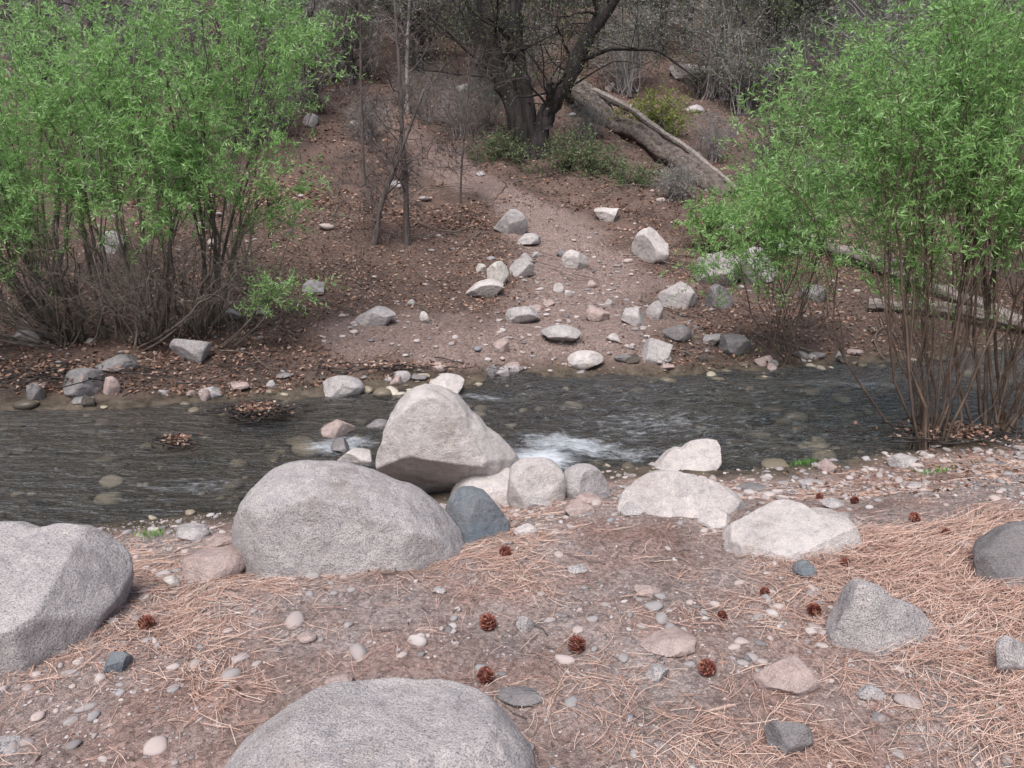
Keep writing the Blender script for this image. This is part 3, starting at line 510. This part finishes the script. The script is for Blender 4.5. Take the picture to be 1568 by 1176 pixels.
def tuft(x,y,n,h,s,seed):
    g=np.random.default_rng(seed);P=np.stack([x+g.normal(0,s,n),y+g.normal(0,s*.6,n),np.zeros(n)],-1);P[:,2]=hgt(P[:,0],P[:,1])
    D=np.stack([g.normal(0,.4,n),g.normal(0,.4,n),np.ones(n)],-1);mb=MB();mb.add(*leaves(P,D,h*g.uniform(.5,1,n),np.full(n,.008),g));mb.obj('grass_tuft',[M_grass])
tuft(2.05,5.3,90,.07,.08,1);tuft(-1.98,4.05,30,.07,.05,2);tuft(2.4,8.6,60,.12,.15,3);tuft(2.75,4.9,40,.06,.06,4)
# ---------------------------------------------------------------- distant woodland
wood=bpy.data.objects.new('distant_woodland',None);bpy.context.collection.objects.link(wood)
meshes=[]
for s in range(3):
    meshes.append(shrub([(0,0,0),(.15,.1,0),(-.15,.05,0)],[(0,0,1.0,.9,.9,.7)],26,90,5,3,.06,.022,200+s,.02,.4,.4).mesh('brush',[M_barkG if s else M_barkS,M_leafG]))
trm=[]
for s in range(4):
    g=np.random.default_rng(300+s);a=g.uniform(-.5,.5,4)
    trm.append(tree([([(0,0,-.2),(a[0]*.4,0,1.2),(a[0]+a[1]*.5,.1,2.6),(a[0]+a[1],.2,4.2),(a[0]+a[1]+a[2],.2,6)],.13,.045)],310+s,34,1.9,6,.075,.03,5,.2).mesh('tree',[(M_barkG,M_barkD,M_barkG,M_barkS)[s],M_leafG if s!=1 else M_leafD]))
g=np.random.default_rng(77)
def put(me,x,y,sc,nm):
    o=bpy.data.objects.new(nm,me);bpy.context.collection.objects.link(o);o.location=(x,y,hz(x,y)-.05);o.rotation_euler=(0,0,g.uniform(0,6.28));o.scale=(sc*g.uniform(.9,1.1),sc*g.uniform(.9,1.1),sc*g.uniform(.85,1.15));o.parent=wood
cnt=0
while cnt<440:
    y=15+g.random()**.8*45;x=g.uniform(-1,1)*(y*.75+2)
    if y<20 and -4.2<x<5.2: continue
    if y<21.5 and 0.3<x<5.2: continue
    if y<26 and 3<x<7 and g.random()<.5: continue
    put(meshes[g.integers(3)],x,y,g.uniform(.8,1.9),'brush');cnt+=1
cnt=0
while cnt<110:
    y=21+g.random()**.9*50;x=g.uniform(-1,1)*(y*.75+2)
    if y<25 and 0<x<5: continue
    put(trm[g.integers(4)],x,y,g.uniform(.8,1.5),'tree');cnt+=1
for x,y,s in [(6.6,21.7,1.0),(-3.8,20.1,.8),(-5.2,17,.8),(9,20,1),(-7.5,15,1),(-6.6,13,.8),(8.5,15,.9)]: put(trm[g.integers(4)],x,y,s,'tree')
for x,y,s in [(-2.4,22,1.0),(2.6,25,1.1),(-1.2,26,1.2),(5.2,25.5,1.0),(7.4,23,1.0)]: put(trm[1],x,y,s,'tree')
# ---------------------------------------------------------------- light, camera
w=bpy.data.worlds.new("World");bpy.context.scene.world=w;w.use_nodes=True
el,az=math.radians(62),math.radians(200)
sk=w.node_tree.nodes.new('ShaderNodeTexSky');sk.sky_type='NISHITA';sk.sun_disc=False;sk.sun_elevation=el;sk.sun_rotation=az;sk.dust_density=5;sk.air_density=1
w.node_tree.links.new(sk.outputs[0],w.node_tree.nodes['Background'].inputs[0]);w.node_tree.nodes['Background'].inputs[1].default_value=.15
sl=bpy.data.lights.new('sun','SUN');sl.energy=4.0;sl.angle=math.radians(40);sl.color=(1,.965,.94)
so=bpy.data.objects.new('sun',sl);bpy.context.collection.objects.link(so)
dv=Vector((math.sin(az)*math.cos(el),math.cos(az)*math.cos(el),math.sin(el)));so.rotation_euler=dv.to_track_quat('Z','Y').to_euler()
cam=bpy.data.objects.new("camera",bpy.data.cameras.new("camera"));bpy.context.collection.objects.link(cam)
cam.location=(0,0,1.65);cam.rotation_euler=(math.radians(75),0,0);cam.data.lens=28.24;cam.data.clip_end=500;cam.data.clip_start=.05
bpy.context.scene.camera=cam
vs=bpy.context.scene.view_settings;vs.view_transform='Standard';vs.look='None';vs.exposure=0
